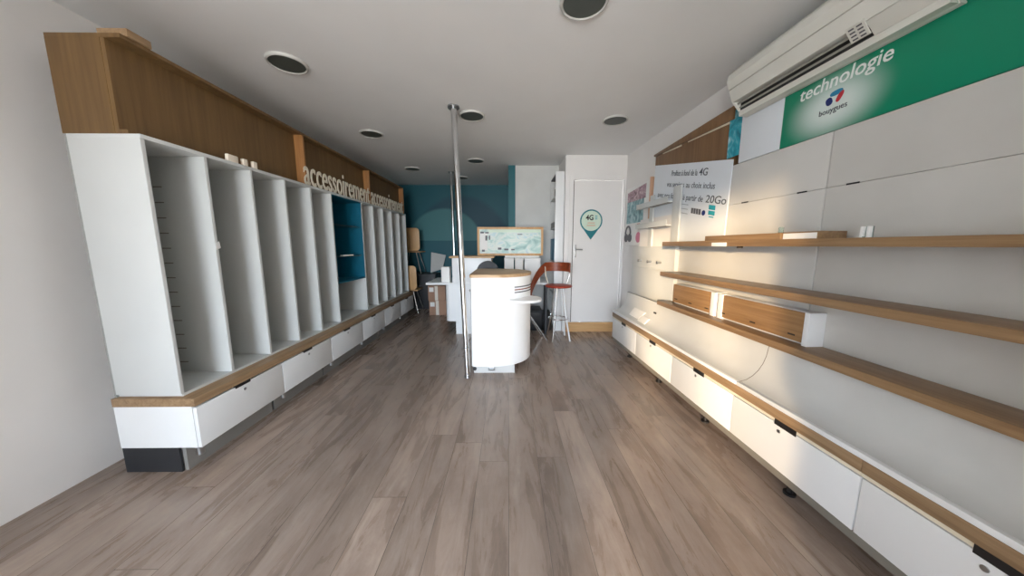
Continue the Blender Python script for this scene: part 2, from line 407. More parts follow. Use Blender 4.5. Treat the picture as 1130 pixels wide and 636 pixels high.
# ------------------------------------------------------------------ ceiling discs
LP = [(-1.492, 2.261, 'nearest the left header'), (-1.504, 3.565, 'second along the left header'), (-1.54, 5.113, 'third along the left header'),
      (-.344, 3.085, 'beside the top of the chrome pole'), (-.472, 4.629, 'behind the chrome pole, over the rear counter'),
      (1.052, 3.17, 'nearest the right wall'), (-.847, 5.75, 'in front of the teal wall, farthest of all'), (.385, 1.712, 'over the middle of the floor, nearest of all')]
def lamp(i, x, y, where):
    t = Thing('ceiling_light', 'round grey ceiling light, unlit, ' + where, 'ceiling light', (x, y, ZC), group='recessed ceiling lights')
    r = MB(); bm = bmesh.new()
    prof = [(.106, -.001), (.106, -.014), (.112, -.018), (.120, -.014), (.124, -.001)]
    n = 40; rings = []
    for rr, z in prof: rings.append([bm.verts.new((x + rr * math.cos(2 * PI * k / n), y + rr * math.sin(2 * PI * k / n), ZC + z)) for k in range(n)])
    for a, b in zip(rings, rings[1:]):
        for k in range(n): bm.faces.new((a[k], a[(k + 1) % n], b[(k + 1) % n], b[k]))
    bmesh.ops.recalc_face_normals(bm, faces=bm.faces); r._join(bm)
    t.part('rim', r, M['lamp_rim'])
    t.part('diffuser', MB().cyl((x, y, ZC - .012), (x, y, ZC - .002), .106, n=40), M['lamp'])
for i, (x, y, wh) in enumerate(LP): lamp(i, x, y, wh)

# ------------------------------------------------------------------ chrome poles
def pole(b, tp, r, label):
    t = Thing('chrome_pole', label, 'pole', (b[0], b[1], 0), group='floor to ceiling poles')
    b, tp = Vector(b), Vector(tp); d = (tp - b)
    t.part('tube', MB().cyl(b + d * .004, tp - d * .004, r, n=28), M['chrome'])
    t.part('foot_ring', MB().cyl(b, b + d * .012, r * 1.15, r * 1.1, n=28), M['steel'])
    t.part('coupling', MB().cyl(b + d * .115, b + d * .122, r * 1.06, n=28), M['steel'])
    t.part('ceiling_flange', MB().cyl(tp - d * .006, tp, r * 2.0, n=28), M['steel'])
pole((-.394, 2.78, 0), (-.486, 2.90, ZC), .026, 'tall chrome pole touching the corner of the white counter')
pole((-.925, 5.30, 0), (-.962, 5.34, ZC), .024, 'thin chrome pole farther back, in front of the teal wall')

# ------------------------------------------------------------------ left wall: drawer cabinets
ORD = ['nearest of the six', 'second of six from the front', 'third of six from the front', 'fourth of six from the front', 'fifth of six from the front', 'farthest of the six']
CW = .6345; Y0 = 1.562
t = Thing('drawer_cabinet', 'low white drawer cabinet under the left shelving, ' + ORD[0], 'cabinet', (-1.92, Y0, 0), group='drawer cabinets along the left wall')
y0, y1 = Y0, Y0 + CW
t.part('carcass', MB().box(-2.14, -1.722, y0 + .001, y0 + .019, .15, .392).box(-2.14, -1.722, y1 - .019, y1 - .001, .15, .392)
       .box(-2.14, -1.722, y0 + .019, y1 - .019, .15, .168).box(-2.14, -2.125, y0 + .019, y1 - .019, .168, .392), M['white'])
dr = t.part('drawer', MB().box(-1.72, -1.70, y0 + .003, y1 - .003, .15, .384, .0015).box(-2.1, -1.72, y0 + .03, y1 - .03, .19, .34), M['white'])
ym = (y0 + y1) / 2 - .02
t.part('handle', MB().box(-1.712, -1.6985, ym - .055, ym + .055, .374, .393), M['black'], dr, 'black finger slot')
t.part('lock', MB().cyl((-1.702, ym + .01, .345), (-1.697, ym + .01, .345), .009, n=16), M['steel'], dr, 'small round steel lock')
t.part('kick_plate', MB().box(-1.83, -1.81, y0 + .02, y1, 0, .15), M['kick'])
t.part('foot', MB().cyl((-1.735, y0 + .024, .10), (-1.735, y0 + .024, .15), .019), M['steel'])
for q in range(1, 6):
    dup(t.o, (-1.92, Y0 + q * CW, 0), 'low white drawer cabinet under the left shelving, ' + ORD[q])
YE = Y0 + 6 * CW
solo('plinth_end', MB().box(-2.14, -1.832, Y0 + .005, Y0 + .017, 0, .148), M['darkbox'], 'dark end board closing the base of the left cabinet row', 'end board', (-2, Y0, 0))
solo('worktop', MB().box(-2.14, -1.698, Y0 - .004, YE, .394, .44, .002), M['oak'], 'long oak ledge running over the left drawer cabinets', 'worktop', (-1.9, Y0, .394))

# left wall: shelving with upright dividers
YS = 1.576; DS = .319; XF = -1.782; ZT = 1.795
def shelving(k0, label, skip=(), slots=False):
    a, b = YS + k0 * DS, YS + (k0 + 4) * DS
    t = Thing('shelving_unit', label, 'shelving', (-1.95, a, .44), group='tall divided shelving on the left')
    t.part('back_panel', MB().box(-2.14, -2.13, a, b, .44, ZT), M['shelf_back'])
    t.part('bottom_board', MB().box(-2.13, XF - .002, a + .012, b - .0005, .4405, .455), M['shelf_white'])
    t.part('top_board', MB().box(-2.13, XF + .004, a, b, ZT - .02, ZT, .001), M['shelf_white'])
    for k in range(0, 5):
        if k0 + k in skip: continue
        y = a + k * DS
        if k == 0: w0, w1 = 0.0, .012
        elif k == 4: w0, w1 = -.012, 0.0
        else: w0, w1 = -.0095, .0095
        if k == 0 and k0 == 0: w1 = .019
        t.part('end_panel' if k in (0, 4) else 'divider', MB().box(-2.13, XF, y + w0, y + w1, .455, ZT - .02, .001), M['shelf_white'])
    if slots:
        for q in range(13): t.part('shelf_slot', MB().box(-2.10, -2.05, a + DS - .0125, a + DS - .009, .52 + q * .09, .526 + q * .09), M['grey'], label='dark shelf slot')
    return t
u1 = shelving(0, 'white shelving with tall upright dividers, nearest of three units on the left', slots=True)
u2 = shelving(4, 'white shelving holding the teal compartment, middle unit on the left', skip=(6,))
u3 = shelving(8, 'white shelving with narrow upright dividers, farthest of three units on the left')
# teal lined compartment
ta, tb = YS + 5 * DS + .0105, YS + 7 * DS - .0105
tl = MB().box(-2.128, -2.118, ta, tb, .86, ZT - .022).box(-2.118, XF - .004, ta, ta + .006, .86, ZT - .022).box(-2.118, XF - .004, tb - .006, tb, .86, ZT - .022)
tl.box(-2.118, XF - .004, ta + .006, tb - .006, .86, .872).box(-2.118, XF - .004, ta + .006, tb - .006, ZT - .03, ZT - .022)
u2.part('teal_liner', tl, M['teal_liner'], label='teal lining of the double bay')
for z in (1.135, 1.475):
    u2.part('glass_shelf', MB().box(-2.117, XF - .03, ta + .0065, tb - .0065, z, z + .008), M['glass'], label='clear glass shelf')
solo('price_strip', MB().prism([(-1.86, 3.40, 1.1435), (-1.84, 3.58, 1.1435), (-1.80, 3.57, 1.1435), (-1.82, 3.39, 1.1435)], (0, 0, .012)), M['paper'],
     'small white strip lying on the lower glass shelf of the teal bay', 'strip', (-1.83, 3.48, 1.1435))
solo('paper_tag', MB().prism([(XF + .001, 1.885, 1.232), (XF + .001, 1.915, 1.245), (XF + .001, 1.91, 1.285), (XF + .001, 1.888, 1.275)], (.003, 0, 0)), M['paper'],
     'torn white paper tag stuck on the first shelving divider', 'tag', (XF, 1.9, 1.23))

# left wall: brown header boxes, posts, letters
ZH = 2.235
for k, lab in enumerate(('nearest of three above the left shelving', 'middle of three, behind the large lettering', 'farthest of three, next to the teal wall')):
    a, b = YS + k * 4 * DS, YS + (k + 1) * 4 * DS
    t = Thing('header_cabinet', 'brown wood header box, ' + lab, 'header', (-1.95, a, ZT), group='brown header boxes over the left shelving')
    hb = MB().box(-1.895, -1.875, a + .002, b - .022, ZT + .001, ZH - .018)
    t.part('front_panel', hb, M['header'])
    t.part('top_board', MB().box(-2.145, -1.80, a, b, ZH - .018, ZH, .001), M['header'])
    t.part('post', MB().box(-1.895, -1.80, b - .022, b - .001, ZT + .001, ZH - .018, .001), M['fin'], label='orange wood post, toned lighter for the daylight it faces')
    t.part('bottom_rail', MB().box(-1.875, -1.835, a + .002, b - .022, ZT + .001, ZT + .02), M['darkbox'] if k else M['header'])
    if k == 0: t.part('end_panel', MB().box(-2.145, -1.895, a, a + .018, ZT + .001, ZH - .018), M['header'])
solo('offcut_board', MB().box(-1.93, -1.79, 1.60, 1.70, ZH, ZH + .035, .002), M['oak'], 'short pale board lying on top of the nearest header box', 'board', (-1.86, 1.65, ZH))
for (y0, y1, lab) in ((2.80, 4.075, 'row of off white letters reading accessoirement in front of the middle header'), (4.12, 5.32, 'smaller looking row of accessoirement letters in front of the farthest header')):
    mb = MB()
    add_text(mb, 'accessoirement', (-1.797, y0, ZT + .005), (0, 1, 0), (0, 0, 1), .245, y1 - y0, .006, bold=0.004)
    solo('raised_lettering', mb, M['letters'], lab, 'lettering', (-1.79, y0, ZT), group='cut out words on the left shelving')
for (y0, y1, z1, lab) in ((2.05, 2.125, .045, 'widest of three cream clips standing on the nearest left shelving'), (2.165, 2.20, .046, 'middle one of three cream clips on the nearest left shelving'), (2.245, 2.28, .048, 'cream clip nearest the orange post, last of three on the shelving')):
    ob = MB().box(-1.805, -1.782, y0, y1, ZT, ZT + z1, .006)
    solo('clip', ob, M['brass_tag'], lab, 'clip', (-1.79, (y0 + y1) / 2, ZT), group='cream clips on the left shelving')

# ------------------------------------------------------------------ right side: low drawer cabinets and trays
RW = .645; RY0 = .385
RORD = ['nearest of five, cut by the picture edge', 'second of five from the front', 'third of five from the front', 'fourth of five from the front', 'farthest of five, beside the white door']
t = Thing('drawer_cabinet', 'low white drawer cabinet on the right, ' + RORD[0], 'cabinet', (.15, RY0, 0), RF, group='drawer cabinets along the right wall')
y0, y1 = RY0, RY0 + RW
t.part('carcass', MB().box(.022, .37, y0 + .001, y0 + .019, .15, .388).box(.022, .37, y1 - .019, y1 - .001, .15, .388).box(.022, .37, y0 + .019, y1 - .019, .15, .168).box(.355, .37, y0 + .019, y1 - .019, .168, .388), M['white'])
dr = t.part('drawer', MB().box(0, .02, y0 + .003, y1 - .003, .152, .383, .0015).box(.02, .33, y0 + .03, y1 - .03, .19, .34), M['white'])
ym = (y0 + y1) / 2 - .01
t.part('handle', MB().box(-.0035, -.0005, ym - .055, ym + .055, .376, .4045), M['black'], dr, 'black finger slot')
t.part('lock', MB().cyl((-.003, ym + .03, .35), (.002, ym + .03, .35), .009, n=16), M['steel'], dr, 'small round steel lock')
t.part('bottom_rail', MB().box(.012, .03, y0, y1, .105, .15), M['grey'], label='grey rail under the drawer')
for x, yy in ((.10, ym + .03), (.30, ym + .03)):
    t.part('foot', MB().cyl((x, yy, 0), (x, yy, .012), .026).cyl((x, yy, .012), (x, yy, .15), .013), M['black'])
for q in range(1, 5):
    dup(t.o, RF.w((.15, RY0 + q * RW, 0)), 'low white drawer cabinet on the right, ' + RORD[q])
RE = RY0 + 5 * RW
for a, b, lab in ((RY0, 1.03, 'short oak board over the nearest right drawer cabinet'), (1.0315, RE, 'long oak board running over the right drawer cabinets')):
    t = Thing('worktop', lab, 'worktop', (.15, a, .388), RF)
    t.part('board', MB().box(-.006, .275, a, b, .406, .456, .0015), M['oak'])
    t.part('edge_strip', MB().box(.0, .27, a, b, .3885, .4055), M['cream'], label='cream strip under the board')
PROF = [(-.008, .4605), (-.008, .478), (.012, .480), (.05, .490), (.085, .513), (.115, .545), (.138, .585), (.153, .630), (.160, .680), (.162, .704)]
for a, b, lab in ((RY0, 1.6485, 'curved white display tray on the right, nearest of the two'), (1.6535, RE, 'curved white display tray on the right running to the door')):
    t = Thing('display_tray', lab, 'display tray', (.1, a, .457), RF, group='curved white trays on the right')
    t.part('curved_panel', MB().sweep(PROF[2:], a, b, .006), M['tray'])
    t.part('front_lip', MB().box(-.010, .012, a, b, .459, .481, .002), M['white'])
    t.part('tray_base', MB().box(.014, .27, a + .01, b - .01, .4565, .468), M['tray'])
    if b < 3: t.part('seam_strip', MB().sweep(PROF[2:], b + .0003, b + .0047, .005), M['grey'], label='grey seam strip where the two trays meet')
    if b > 3:
        t.part('back_edge', MB().box(.162, .176, 2.83, b, .690, .706), M['grey'], label='grey metal edge at the far back')
# papers in the tray
pp = MB()
solo('paper_sheet', MB().prism([(.060, 3.28, .500), (.128, 3.30, .571), (.126, 3.04, .569), (.058, 3.06, .499)], (-.006, 0, .006)), M['paper'], 'white paper sheet lying in the far end of the curved tray', 'paper', (.09, 3.2, .49), RF)
solo('paper_card', MB().prism([(.040, 3.03, .492), (.104, 3.05, .538), (.100, 2.90, .535), (.038, 2.88, .491)], (-.008, 0, .008)), M['paper'], 'second white card beside the sheet in the curved tray', 'card', (.07, 2.97, .48), RF)
solo('black_clip', MB().box(.128, .14, 2.86, 2.90, .60, .615, .003), M['black'], 'tiny black clip high on the curved tray above the papers', 'clip', (.13, 2.88, .60), RF)

# wall lining panels above the trays
XP = .28
def panel(a, b, lab, zt=1.82, slots=()):
    t = Thing('wall_panel', lab, 'wall panel', (XP + .04, a, .746), RF, group='white wall lining panels on the right')
    t.part('lower_board', MB().box(XP, XP + .10, a + .002, b - .002, .46, 1.5465, .001), M['panel'])
    t.part('upper_board', MB().box(XP, XP + .10, a + .002, b - .002, 1.5485, zt, .001), M['panel'])
    for y in slots: t.part('hanging_slot', MB().box(XP - .0015, XP + .004, y - .027, y + .027, 1.544, 1.552), M['black'], label='dark hanging slot')
panel(.33, 1.566, 'white wall panel above the right shelves, nearest one under the green poster', slots=(.75, 1.449))
panel(1.568, 2.80, 'white wall panel above the right shelves, middle one with two slots', slots=(1.691, 2.083))
panel(2.802, 3.30, 'white wall panel partly behind the leaning sign, farthest one')
# oak shelves
SH = []
def shelf(lab, x0, a, b, z0, z1, split=None):
    t = Thing('wall_shelf', lab, 'shelf', (x0, a, z0), RF, group='oak shelves on the right wall')
    t.part('board', MB().box(x0, XP - .001, a, b, z0, z1, .002), M['oak_shelf'])
    return t
s1 = shelf('thick oak shelf at eye level on the right wall, uppermost of three', .10, .33, 2.77, 1.2545, 1.292)
s2 = shelf('oak shelf on the right wall, middle one of three', .085, .33, 2.745, .986, 1.024)
s3 = shelf('oak ledge on the right above the curved trays, lowest of three', .112, .33, 2.815, .706, .744)
s1.part('price_label', MB().box(.094, .0995, 1.975, 2.11, 1.254, 1.279, .001), M['paper'], label='white label holder on the shelf edge')
s1.part('bracket_cap', MB().cyl((.13, 1.90, 1.2545), (.13, 1.90, 1.243), .016, n=16), M['dark'], label='dark stud under the shelf')
# things on the shelves
solo('oak_board', MB().box(.105, .26, 1.605, 2.20, 1.292, 1.326, .002), M['oak_shelf'], 'oak board lying on the uppermost right shelf', 'board', (.18, 1.9, 1.292), RF)
t = Thing('wooden_box', 'small open wooden box with a white front on the uppermost right shelf', 'box', (.18, 1.5, 1.292), RF)
t.part('body', MB().box(.118, .26, 1.425, 1.437, 1.292, 1.328).box(.118, .26, 1.589, 1.601, 1.292, 1.328).box(.118, .26, 1.437, 1.589, 1.292, 1.300).box(.248, .26, 1.437, 1.589, 1.300, 1.328).box(.118, .13, 1.437, 1.589, 1.300, 1.328), M['oak_shelf'])
t.part('front_label', MB().box(.114, .1175, 1.428, 1.598, 1.293, 1.321), M['paper'], label='white paper front')
solo('clear_clip', MB().box(.12, .123, 1.606, 1.636, 1.326, 1.356, .001).box(.12, .15, 1.606, 1.636, 1.326, 1.329), M['glass'], 'small clear plastic clip standing on the oak board', 'clip', (.13, 1.62, 1.326), RF)
t = Thing('card_holder', 'small clear upright holder on the uppermost right shelf near the picture edge', 'holder', (.15, 1.24, 1.292), RF)
t.part('back_plate', MB().box(.135, .138, 1.225, 1.262, 1.292, 1.338, .001), M['glass'])
for yy in (1.227, 1.250): t.part('side_strip', MB().box(.120, .134, yy, yy + .010, 1.292, 1.338, .001), M['paper'], label='white strip')
t.part('base_strip', MB().box(.120, .134, 1.2375, 1.2495, 1.292, 1.296), M['glass'])
# wooden fronted drawer boxes on the ledge
for (a, b, lab, ns) in ((2.155, 2.70, 'oak fronted box on the lowest ledge, farther of two', 3), (1.475, 2.125, 'oak fronted box on the lowest ledge, nearer of two', 3)):
    t = Thing('drawer_box', lab, 'box', (.2, a, .744), RF, group='oak fronted boxes on the right ledge')
    z0, z1 = .744, .918
    t.part('front_panel', MB().box(.196, .2115, a + (.046 if a > 2 else .027), b - (.0 if a > 2 else .043), z0 + .012, z1 - .004, .0015), M['oak_front'])
    e0, e1 = (.045, .0) if a > 2 else (.026, .042)
    t.part('shell', MB().box(.212, XP - .001, a + e0 + .001, b - e1 - .001, z0, z1, .001), M['white'])
    t.part('end_panel', MB().box(.190, XP - .001, a, a + e0, z0, z1 + .002, .001), M['white'], label='white end board')
    if e1: t.part('end_panel', MB().box(.190, XP - .001, b - e1, b, z0, z1 + .002, .001), M['white'], label='white end board')
    kn = MB()
    for q in range(ns):
        yy = a + .09 + (b - a - .14) * q / (ns - 1)
        kn.box(.1945, .197, yy - .02, yy + .02, z0 + .038 , z0 + .046)
    t.part('slot', kn, M['dark'])
# white rack at the far end of the right wall
t = Thing('display_rack', 'white display rack with open frame above pegs at far end of right wall', 'rack', (.2, 2.8, .62), RF)
t.part('lower_panel', MB().box(.240, .254, 2.79, 3.70, .63, 1.249, .002), M['shelf_white'])
t.part('side_return', MB().box(.254, .278, 2.79, 2.805, .63, 1.249), M['shelf_white'])
t.part('upright', MB().box(.236, .252, 2.765, 2.885, 1.2495, 1.797, .002), M['shelf_white'])
t.part('upright', MB().box(.238, .252, 3.25, 3.33, 1.2495, 1.785, .002), M['shelf_white'])
t.part('frame_back', MB().box(.253, .2545, 2.89, 3.56, 1.2495, 1.55), M['wall'])
for z in (1.66, 1.445):
    r = MB().box(.185, .2355, 2.886, 3.54, z, z + .012, .001).box(.185, .191, 2.886, 3.54, z + .012, z + .055, .001)
    t.part('shelf_rail', r, M['shelf_white'])
    t.part('rail_edge', MB().box(.1915, .2355, 2.888, 3.24, z - .006, z), M['grey'], label='grey underside strip of the rail')
t.part('lower_lip', MB().box(.222, .240, 2.82, 3.64, 1.005, 1.02, .002), M['shelf_white'])
for y in (3.45, 3.23, 3.03):
    t.part('peg', MB().cyl((.240, y, 1.09), (.202, y, 1.09), .010, n=14).cyl((.202, y, 1.09), (.196, y, 1.09), .015, n=14), M['steel'], label='small steel peg')

# poster light box in the corner by the door
t = Thing('poster_panel', 'white poster panel with pink crowd picture and headphones beside the door', 'poster', (.33, 3.50, 1.25), RF)
t.part('board', MB().box(.345, .383, 3.56, 4.22, 1.262, 2.005, .002), M['paper'])
t.part('edge_strip', MB().box(.335, .383, 3.540, 3.5595, 1.262, 2.03, .001), M['peach'], label='brownish edge of the panel')
t.part('crowd_picture', MB().prism([(.344, 3.66, 1.82), (.344, 4.17, 1.82), (.344, 4.17, 1.945), (.344, 3.66, 1.985)], (-.002, 0, 0)), M['pic_pink'], label='pink crowd photograph')
t.part('portrait_picture', MB().box(.342, .344, 3.70, 4.17, 1.545, 1.82), M['pic_teal'], label='blue toned photograph')
hp = MB()
hp.tube([(.341, 4.10 + .075 * math.cos(a), 1.41 + .10 * math.sin(a)) for a in [PI * k / 12 for k in range(13)]], .012, 8)
hp.cyl((.344, 4.155, 1.36), (.338, 4.155, 1.36), .055).cyl((.344, 4.045, 1.36), (.338, 4.045, 1.36), .055)
t.part('headphones_print', hp, M['greyprint'], label='grey headphones picture')
t.part('pink_badge', MB().cyl((.344, 3.80, 1.36), (.341, 3.80, 1.36), .065), M['pink'], label='pink round badge')
tx = MB()
for q in range(3): tx.box(.342, .3435, 3.77, 3.85, 1.475 + q * .022, 1.485 + q * .022)
t.part('caption_lines', tx, M['redprint'], label='small pink caption lines')

# cupboard panel on the right wall, partly covered by the sign
t = Thing('wall_cupboard', 'brown wood wall cupboard behind the large white sign', 'cupboard', (.33, 2.26, 1.90), RF)
t.part('front_panel', MB().box(.292, .306, 2.258, 3.372, 1.832, 2.20), M['cupboard'])
t.part('carcass', MB().box(.306, .383, 2.262, 3.370, 1.832, 2.205), M['cupboard'])
t.part('top_flap', MB().prism([(.272, 2.256, 2.142), (.272, 3.375, 2.196), (.272, 3.375, 2.213), (.272, 2.256, 2.232)], (.02, 0, 0), .001), M['cupboard'])
for a, b in ((2.31, 2.80), (2.90, 3.22)):
    za = 2.142 + (a - 2.256) * .0483; zb = 2.142 + (b - 2.256) * .0483
    t.part('gap_strip', MB().prism([(.286, a, za - .014), (.286, b, zb - .009), (.286, b, zb - .001), (.286, a, za - .001)], (.005, 0, 0)), M['cream'], label='pale strip showing in the gap')

# the crooked white sign
ca, sa = math.cos(math.radians(11.8)), math.sin(math.radians(11.8))
U = Vector((0, -ca, -sa)); V = Vector((0, -.03, 1.0)); TL = Vector((.262, 3.31, 2.089))
def sg(u, v, x=0.0): return TL + U * u + V * (-v) + Vector((x, 0, 0))
SW, SHH = 1.126, .585
t = Thing('sign_board', 'large white sign board about the 4G offer with sloping top, behind the white rack', 'sign', (.24, 2.7, 1.55), RF)
t.part('board', MB().prism([sg(0, 0), sg(SW, 0), sg(SW, .562), sg(0, .793)], (.008, 0, 0)), M['sign'])
def on_sign(mb, s, u0, u1, v, hgt, bold=0.0, sh=.15): add_text(mb, s, sg(u0, v, -.0002), U, V, hgt, u1 - u0, .0015, shear=sh, bold=bold)
tx = MB()
on_sign(tx, 'Profitez à fond de la', .335, .735, .105, .052)
t.part('printed_lettering', tx, M['text']); tx = MB()
on_sign(tx, 'vos services', .27, .56, .205, .052)
t.part('printed_lettering', tx, M['text']); tx = MB()
on_sign(tx, 'au choix inclus', .59, .97, .205, .052)
t.part('printed_lettering', tx, M['text']); tx = MB()
on_sign(tx, 'avec nos forfaits à partir de', .10, .84, .310, .052)
t.part('printed_lettering', tx, M['text'])
tx = MB(); on_sign(tx, '4G', .76, .87, .105, .060, .004); on_sign(tx, '20Go', .875, 1.11, .310, .060, .004)
t.part('bold_text', tx, M['text'])
lg = MB()
for k in range(3): lg.prism([sg(.50, .345 + k * .038, -.0015), sg(.65, .345 + k * .038, -.0015), sg(.65, .350 + k * .038, -.0015), sg(.50, .350 + k * .038, -.0015)], (.0015, 0, 0))
t.part('line_mark', lg, M['text_lt'], label='three thin grey lines')
lg = MB()
for k in range(4): lg.prism([sg(.70 + k * .034, .368, -.0015), sg(.727 + k * .034, .368, -.0015), sg(.727 + k * .034, .412, -.0015), sg(.70 + k * .034, .412, -.0015)], (.0015, 0, 0))
t.part('block_mark', lg, M['greyprint'])
c0 = sg(.866, .393, -.002); t.part('dot_mark', MB().cyl(c0, c0 + Vector((.002, 0, 0)), .021, n=20), M['navy'])
lg = MB(); lg.prism([sg(.925, .325, -.0015), sg(1.0, .325, -.0015), sg(1.0, .360, -.0015), sg(.925, .360, -.0015)], (.0015, 0, 0))
lg.prism([sg(.925, .368, -.0015), sg(1.0, .368, -.0015), sg(1.0, .400, -.0015), sg(.925, .400, -.0015)], (.0015, 0, 0))
lg.prism([sg(.935, .410, -.0015), sg(.99, .410, -.0015), sg(.99, .418, -.0015), sg(.935, .418, -.0015)], (.0015, 0, 0))
t.part('square_mark', lg, M['cyan'], label='teal square mark')

# boards under the air conditioner
solo('picture_strip', MB().box(.284, .291, 2.178, 2.30, 1.885, 2.20), M['sliver'], 'narrow strip of a sea blue poster beside the wall cupboard', 'poster', (.29, 2.2, 1.885), RF)
solo('blank_board', MB().box(.278, .300, 1.862, 2.176, 1.823, 2.24, .001), M['sign'], 'blank white board between the blue strip and the green poster', 'board', (.29, 2.0, 1.823), RF)
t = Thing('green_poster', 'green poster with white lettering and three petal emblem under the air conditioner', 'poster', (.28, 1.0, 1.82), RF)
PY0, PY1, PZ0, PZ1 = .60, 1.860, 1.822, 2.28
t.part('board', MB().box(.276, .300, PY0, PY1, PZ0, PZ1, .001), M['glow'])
tx = MB()
add_text(tx, 'technologie', (.2758, 1.765, 2.036), (0, -1, 0), (0, 0, 1), .066, .40, .0015, shear=.12, bold=.008)
t.part('large_lettering', tx, M['text_w'])
tx = MB(); add_text(tx, 'world of', (.2758, 1.70, 2.128), (0, -1, 0), (0, 0, 1), .066, .29, .0015, shear=.12, bold=.012)
t.part('upper_lettering', tx, M['text_w'])
def petal(cy, cz, a, b, rot):
    mb = MB(); pts = []
    for k in range(28):
        q = 2 * PI * k / 28; e = (math.copysign(abs(math.cos(q)) ** .8, math.cos(q)) * a, math.copysign(abs(math.sin(q)) ** .8, math.sin(q)) * b)
        pts.append((.2758, cy - (e[0] * math.cos(rot) - e[1] * math.sin(rot)), cz + e[0] * math.sin(rot) + e[1] * math.cos(rot)))
    return mb.prism(pts, (-.0015, 0, 0))
EY, EZ = 1.580, 1.981
t.part('emblem_petal', petal(EY - .004, EZ + .020, .029, .012, .05), M['blue'], label='light blue petal of the emblem')
t.part('emblem_petal', petal(EY + .026, EZ - .010, .015, .019, .35), M['navy'], label='navy petal of the emblem')
t.part('emblem_petal', petal(EY - .022, EZ - .004, .011, .025, -.5), M['redprint'], label='red petal of the emblem')
tx = MB(); add_text(tx, 'bouygues', (.2758, 1.648, 1.916), (0, -1, 0), (0, 0, 1), .028, .128, .0015, bold=.0)
t.part('emblem_lettering', tx, M['text'])

# air conditioner
A0, A1 = 1.17, 2.135
AP = [(.116, 2.312), (.136, 2.262), (.164, 2.190), (.176, 2.186), (.212, 2.138), (.252, 2.108), (.275, 2.106), (.275, 2.392), (.160, 2.392), (.122, 2.352)]
t = Thing('air_conditioner', 'cream wall air conditioner hung above the green poster', 'air conditioner', (.2, 1.6, 2.1), RF)
def apr(a, b, pts): return MB().prism([(x, a, z) for x, z in pts], (0, b - a, 0), .003)
CE = 1.385                                            # the end cap starts here
UPP = [(.116, 2.312), (.134, 2.267), (.275, 2.267), (.275, 2.392), (.160, 2.392), (.122, 2.352)]
t.part('upper_cover', apr(A0, A1, UPP), M['ac'])
t.part('front_flap', apr(A0, A1, [(.1355, 2.2635), (.164, 2.192), (.262, 2.192), (.262, 2.2635)]), M['ac'])
t.part('casing', MB().box(.215, .275, A0 + .004, A1 - .004, 2.1075, 2.19), M['ac'])
t.part('bottom_cover', apr(A0, A1, [(.2145, 2.134), (.252, 2.106), (.275, 2.104), (.275, 2.112), (.255, 2.115), (.2185, 2.141)]), M['ac'])
t.part('end_block', apr(A0, CE + .01, [(.166, 2.190), (.212, 2.138), (.24, 2.138), (.24, 2.190)]), M['ac'])
t.part('end_block', apr(A1 - .02, A1, [(.166, 2.190), (.212, 2.138), (.24, 2.138), (.24, 2.190)]), M['ac'])
t.part('vent_opening', MB().box(.2095, .2145, CE + .012, A1 - .022, 2.14, 2.19), M['ac_dark'], label='dark air outlet')
for q, (x, z, w) in enumerate(((.186, 2.176, .0065), (.202, 2.155, .0065))):
    t.part('louvre', MB().prism([(x - w * .55, CE + .012, z + w * .55), (x + w * .45, CE + .012, z - w * .75), (x + w * .45 + .003, CE + .012, z - w * .75 + .002), (x - w * .55 + .003, CE + .012, z + w * .55 + .002)], (0, A1 - CE - .034, 0)), M['ac_mid'], label='grey louvre blade')
dsp = t.part('display_panel', MB().prism([(.158, 1.395, 2.203), (.158, 1.465, 2.203), (.198, 1.465, 2.150), (.198, 1.395, 2.150)], (-.004, 0, -.003)), M['ac'])
lt = MB()
for q in range(4):
    for k in range(2):
        x = .162 + q * .009; z = 2.1945 - q * .0119
        lt.prism([(x - .0045, 1.403 + k * .03, z - .0035), (x - .0045, 1.423 + k * .03, z - .0035), (x - .001, 1.423 + k * .03, z - .008), (x - .001, 1.403 + k * .03, z - .008)], (-.001, 0, -.001))
t.part('indicator_marks', lt, M['greyprint'], dsp)
t.part('wall_bracket', MB().box(.2755, .384, A0 + .2, A1 - .2, 2.30, 2.37), M['grey'])

# pin shaped sticker on the door
px, pz, pr = 1.168, 1.603, .158
t = Thing('pin_sticker', 'pin shaped 4G sticker on the white door', 'sticker', (px, YD, 1.3))
pts = []
for k in range(41):
    a = -PI / 2 + .72 + (2 * PI - 1.44) * k / 40
    pts.append((px + pr * math.cos(a), YD + .0055, pz + pr * math.sin(a)))
pts.append((px, YD + .0055, pz - .262))
t.part('pin_shape', MB().prism(pts, (0, -.0015, 0)), M['tealprint'])
t.part('pale_ring', MB().cyl((px, YD + .0038, pz), (px, YD + .0028, pz), pr * .88, n=40), M['pale_green'])
tx = MB(); add_text(tx, '4G', (px - .078, YD + .0026, pz + .012), (1, 0, 0), (0, 0, 1), .072, .108, .0012, bold=.03)
t.part('bold_text', tx, M['black'])
tx = MB()
for k in range(3): tx.box(px + .05, px + .085, YD + .0015, YD + .0027, pz + .02 + k * .02, pz + .03 + k * .02)
t.part('small_mark', tx, M['cyan'])
tx = MB()
for k, w in enumerate((.05, .06)): tx.box(px - w, px + w, YD + .0015, YD + .0027, pz - .035 - k * .035, pz - .023 - k * .035)
t.part('orange_lines', tx, M['peach'])

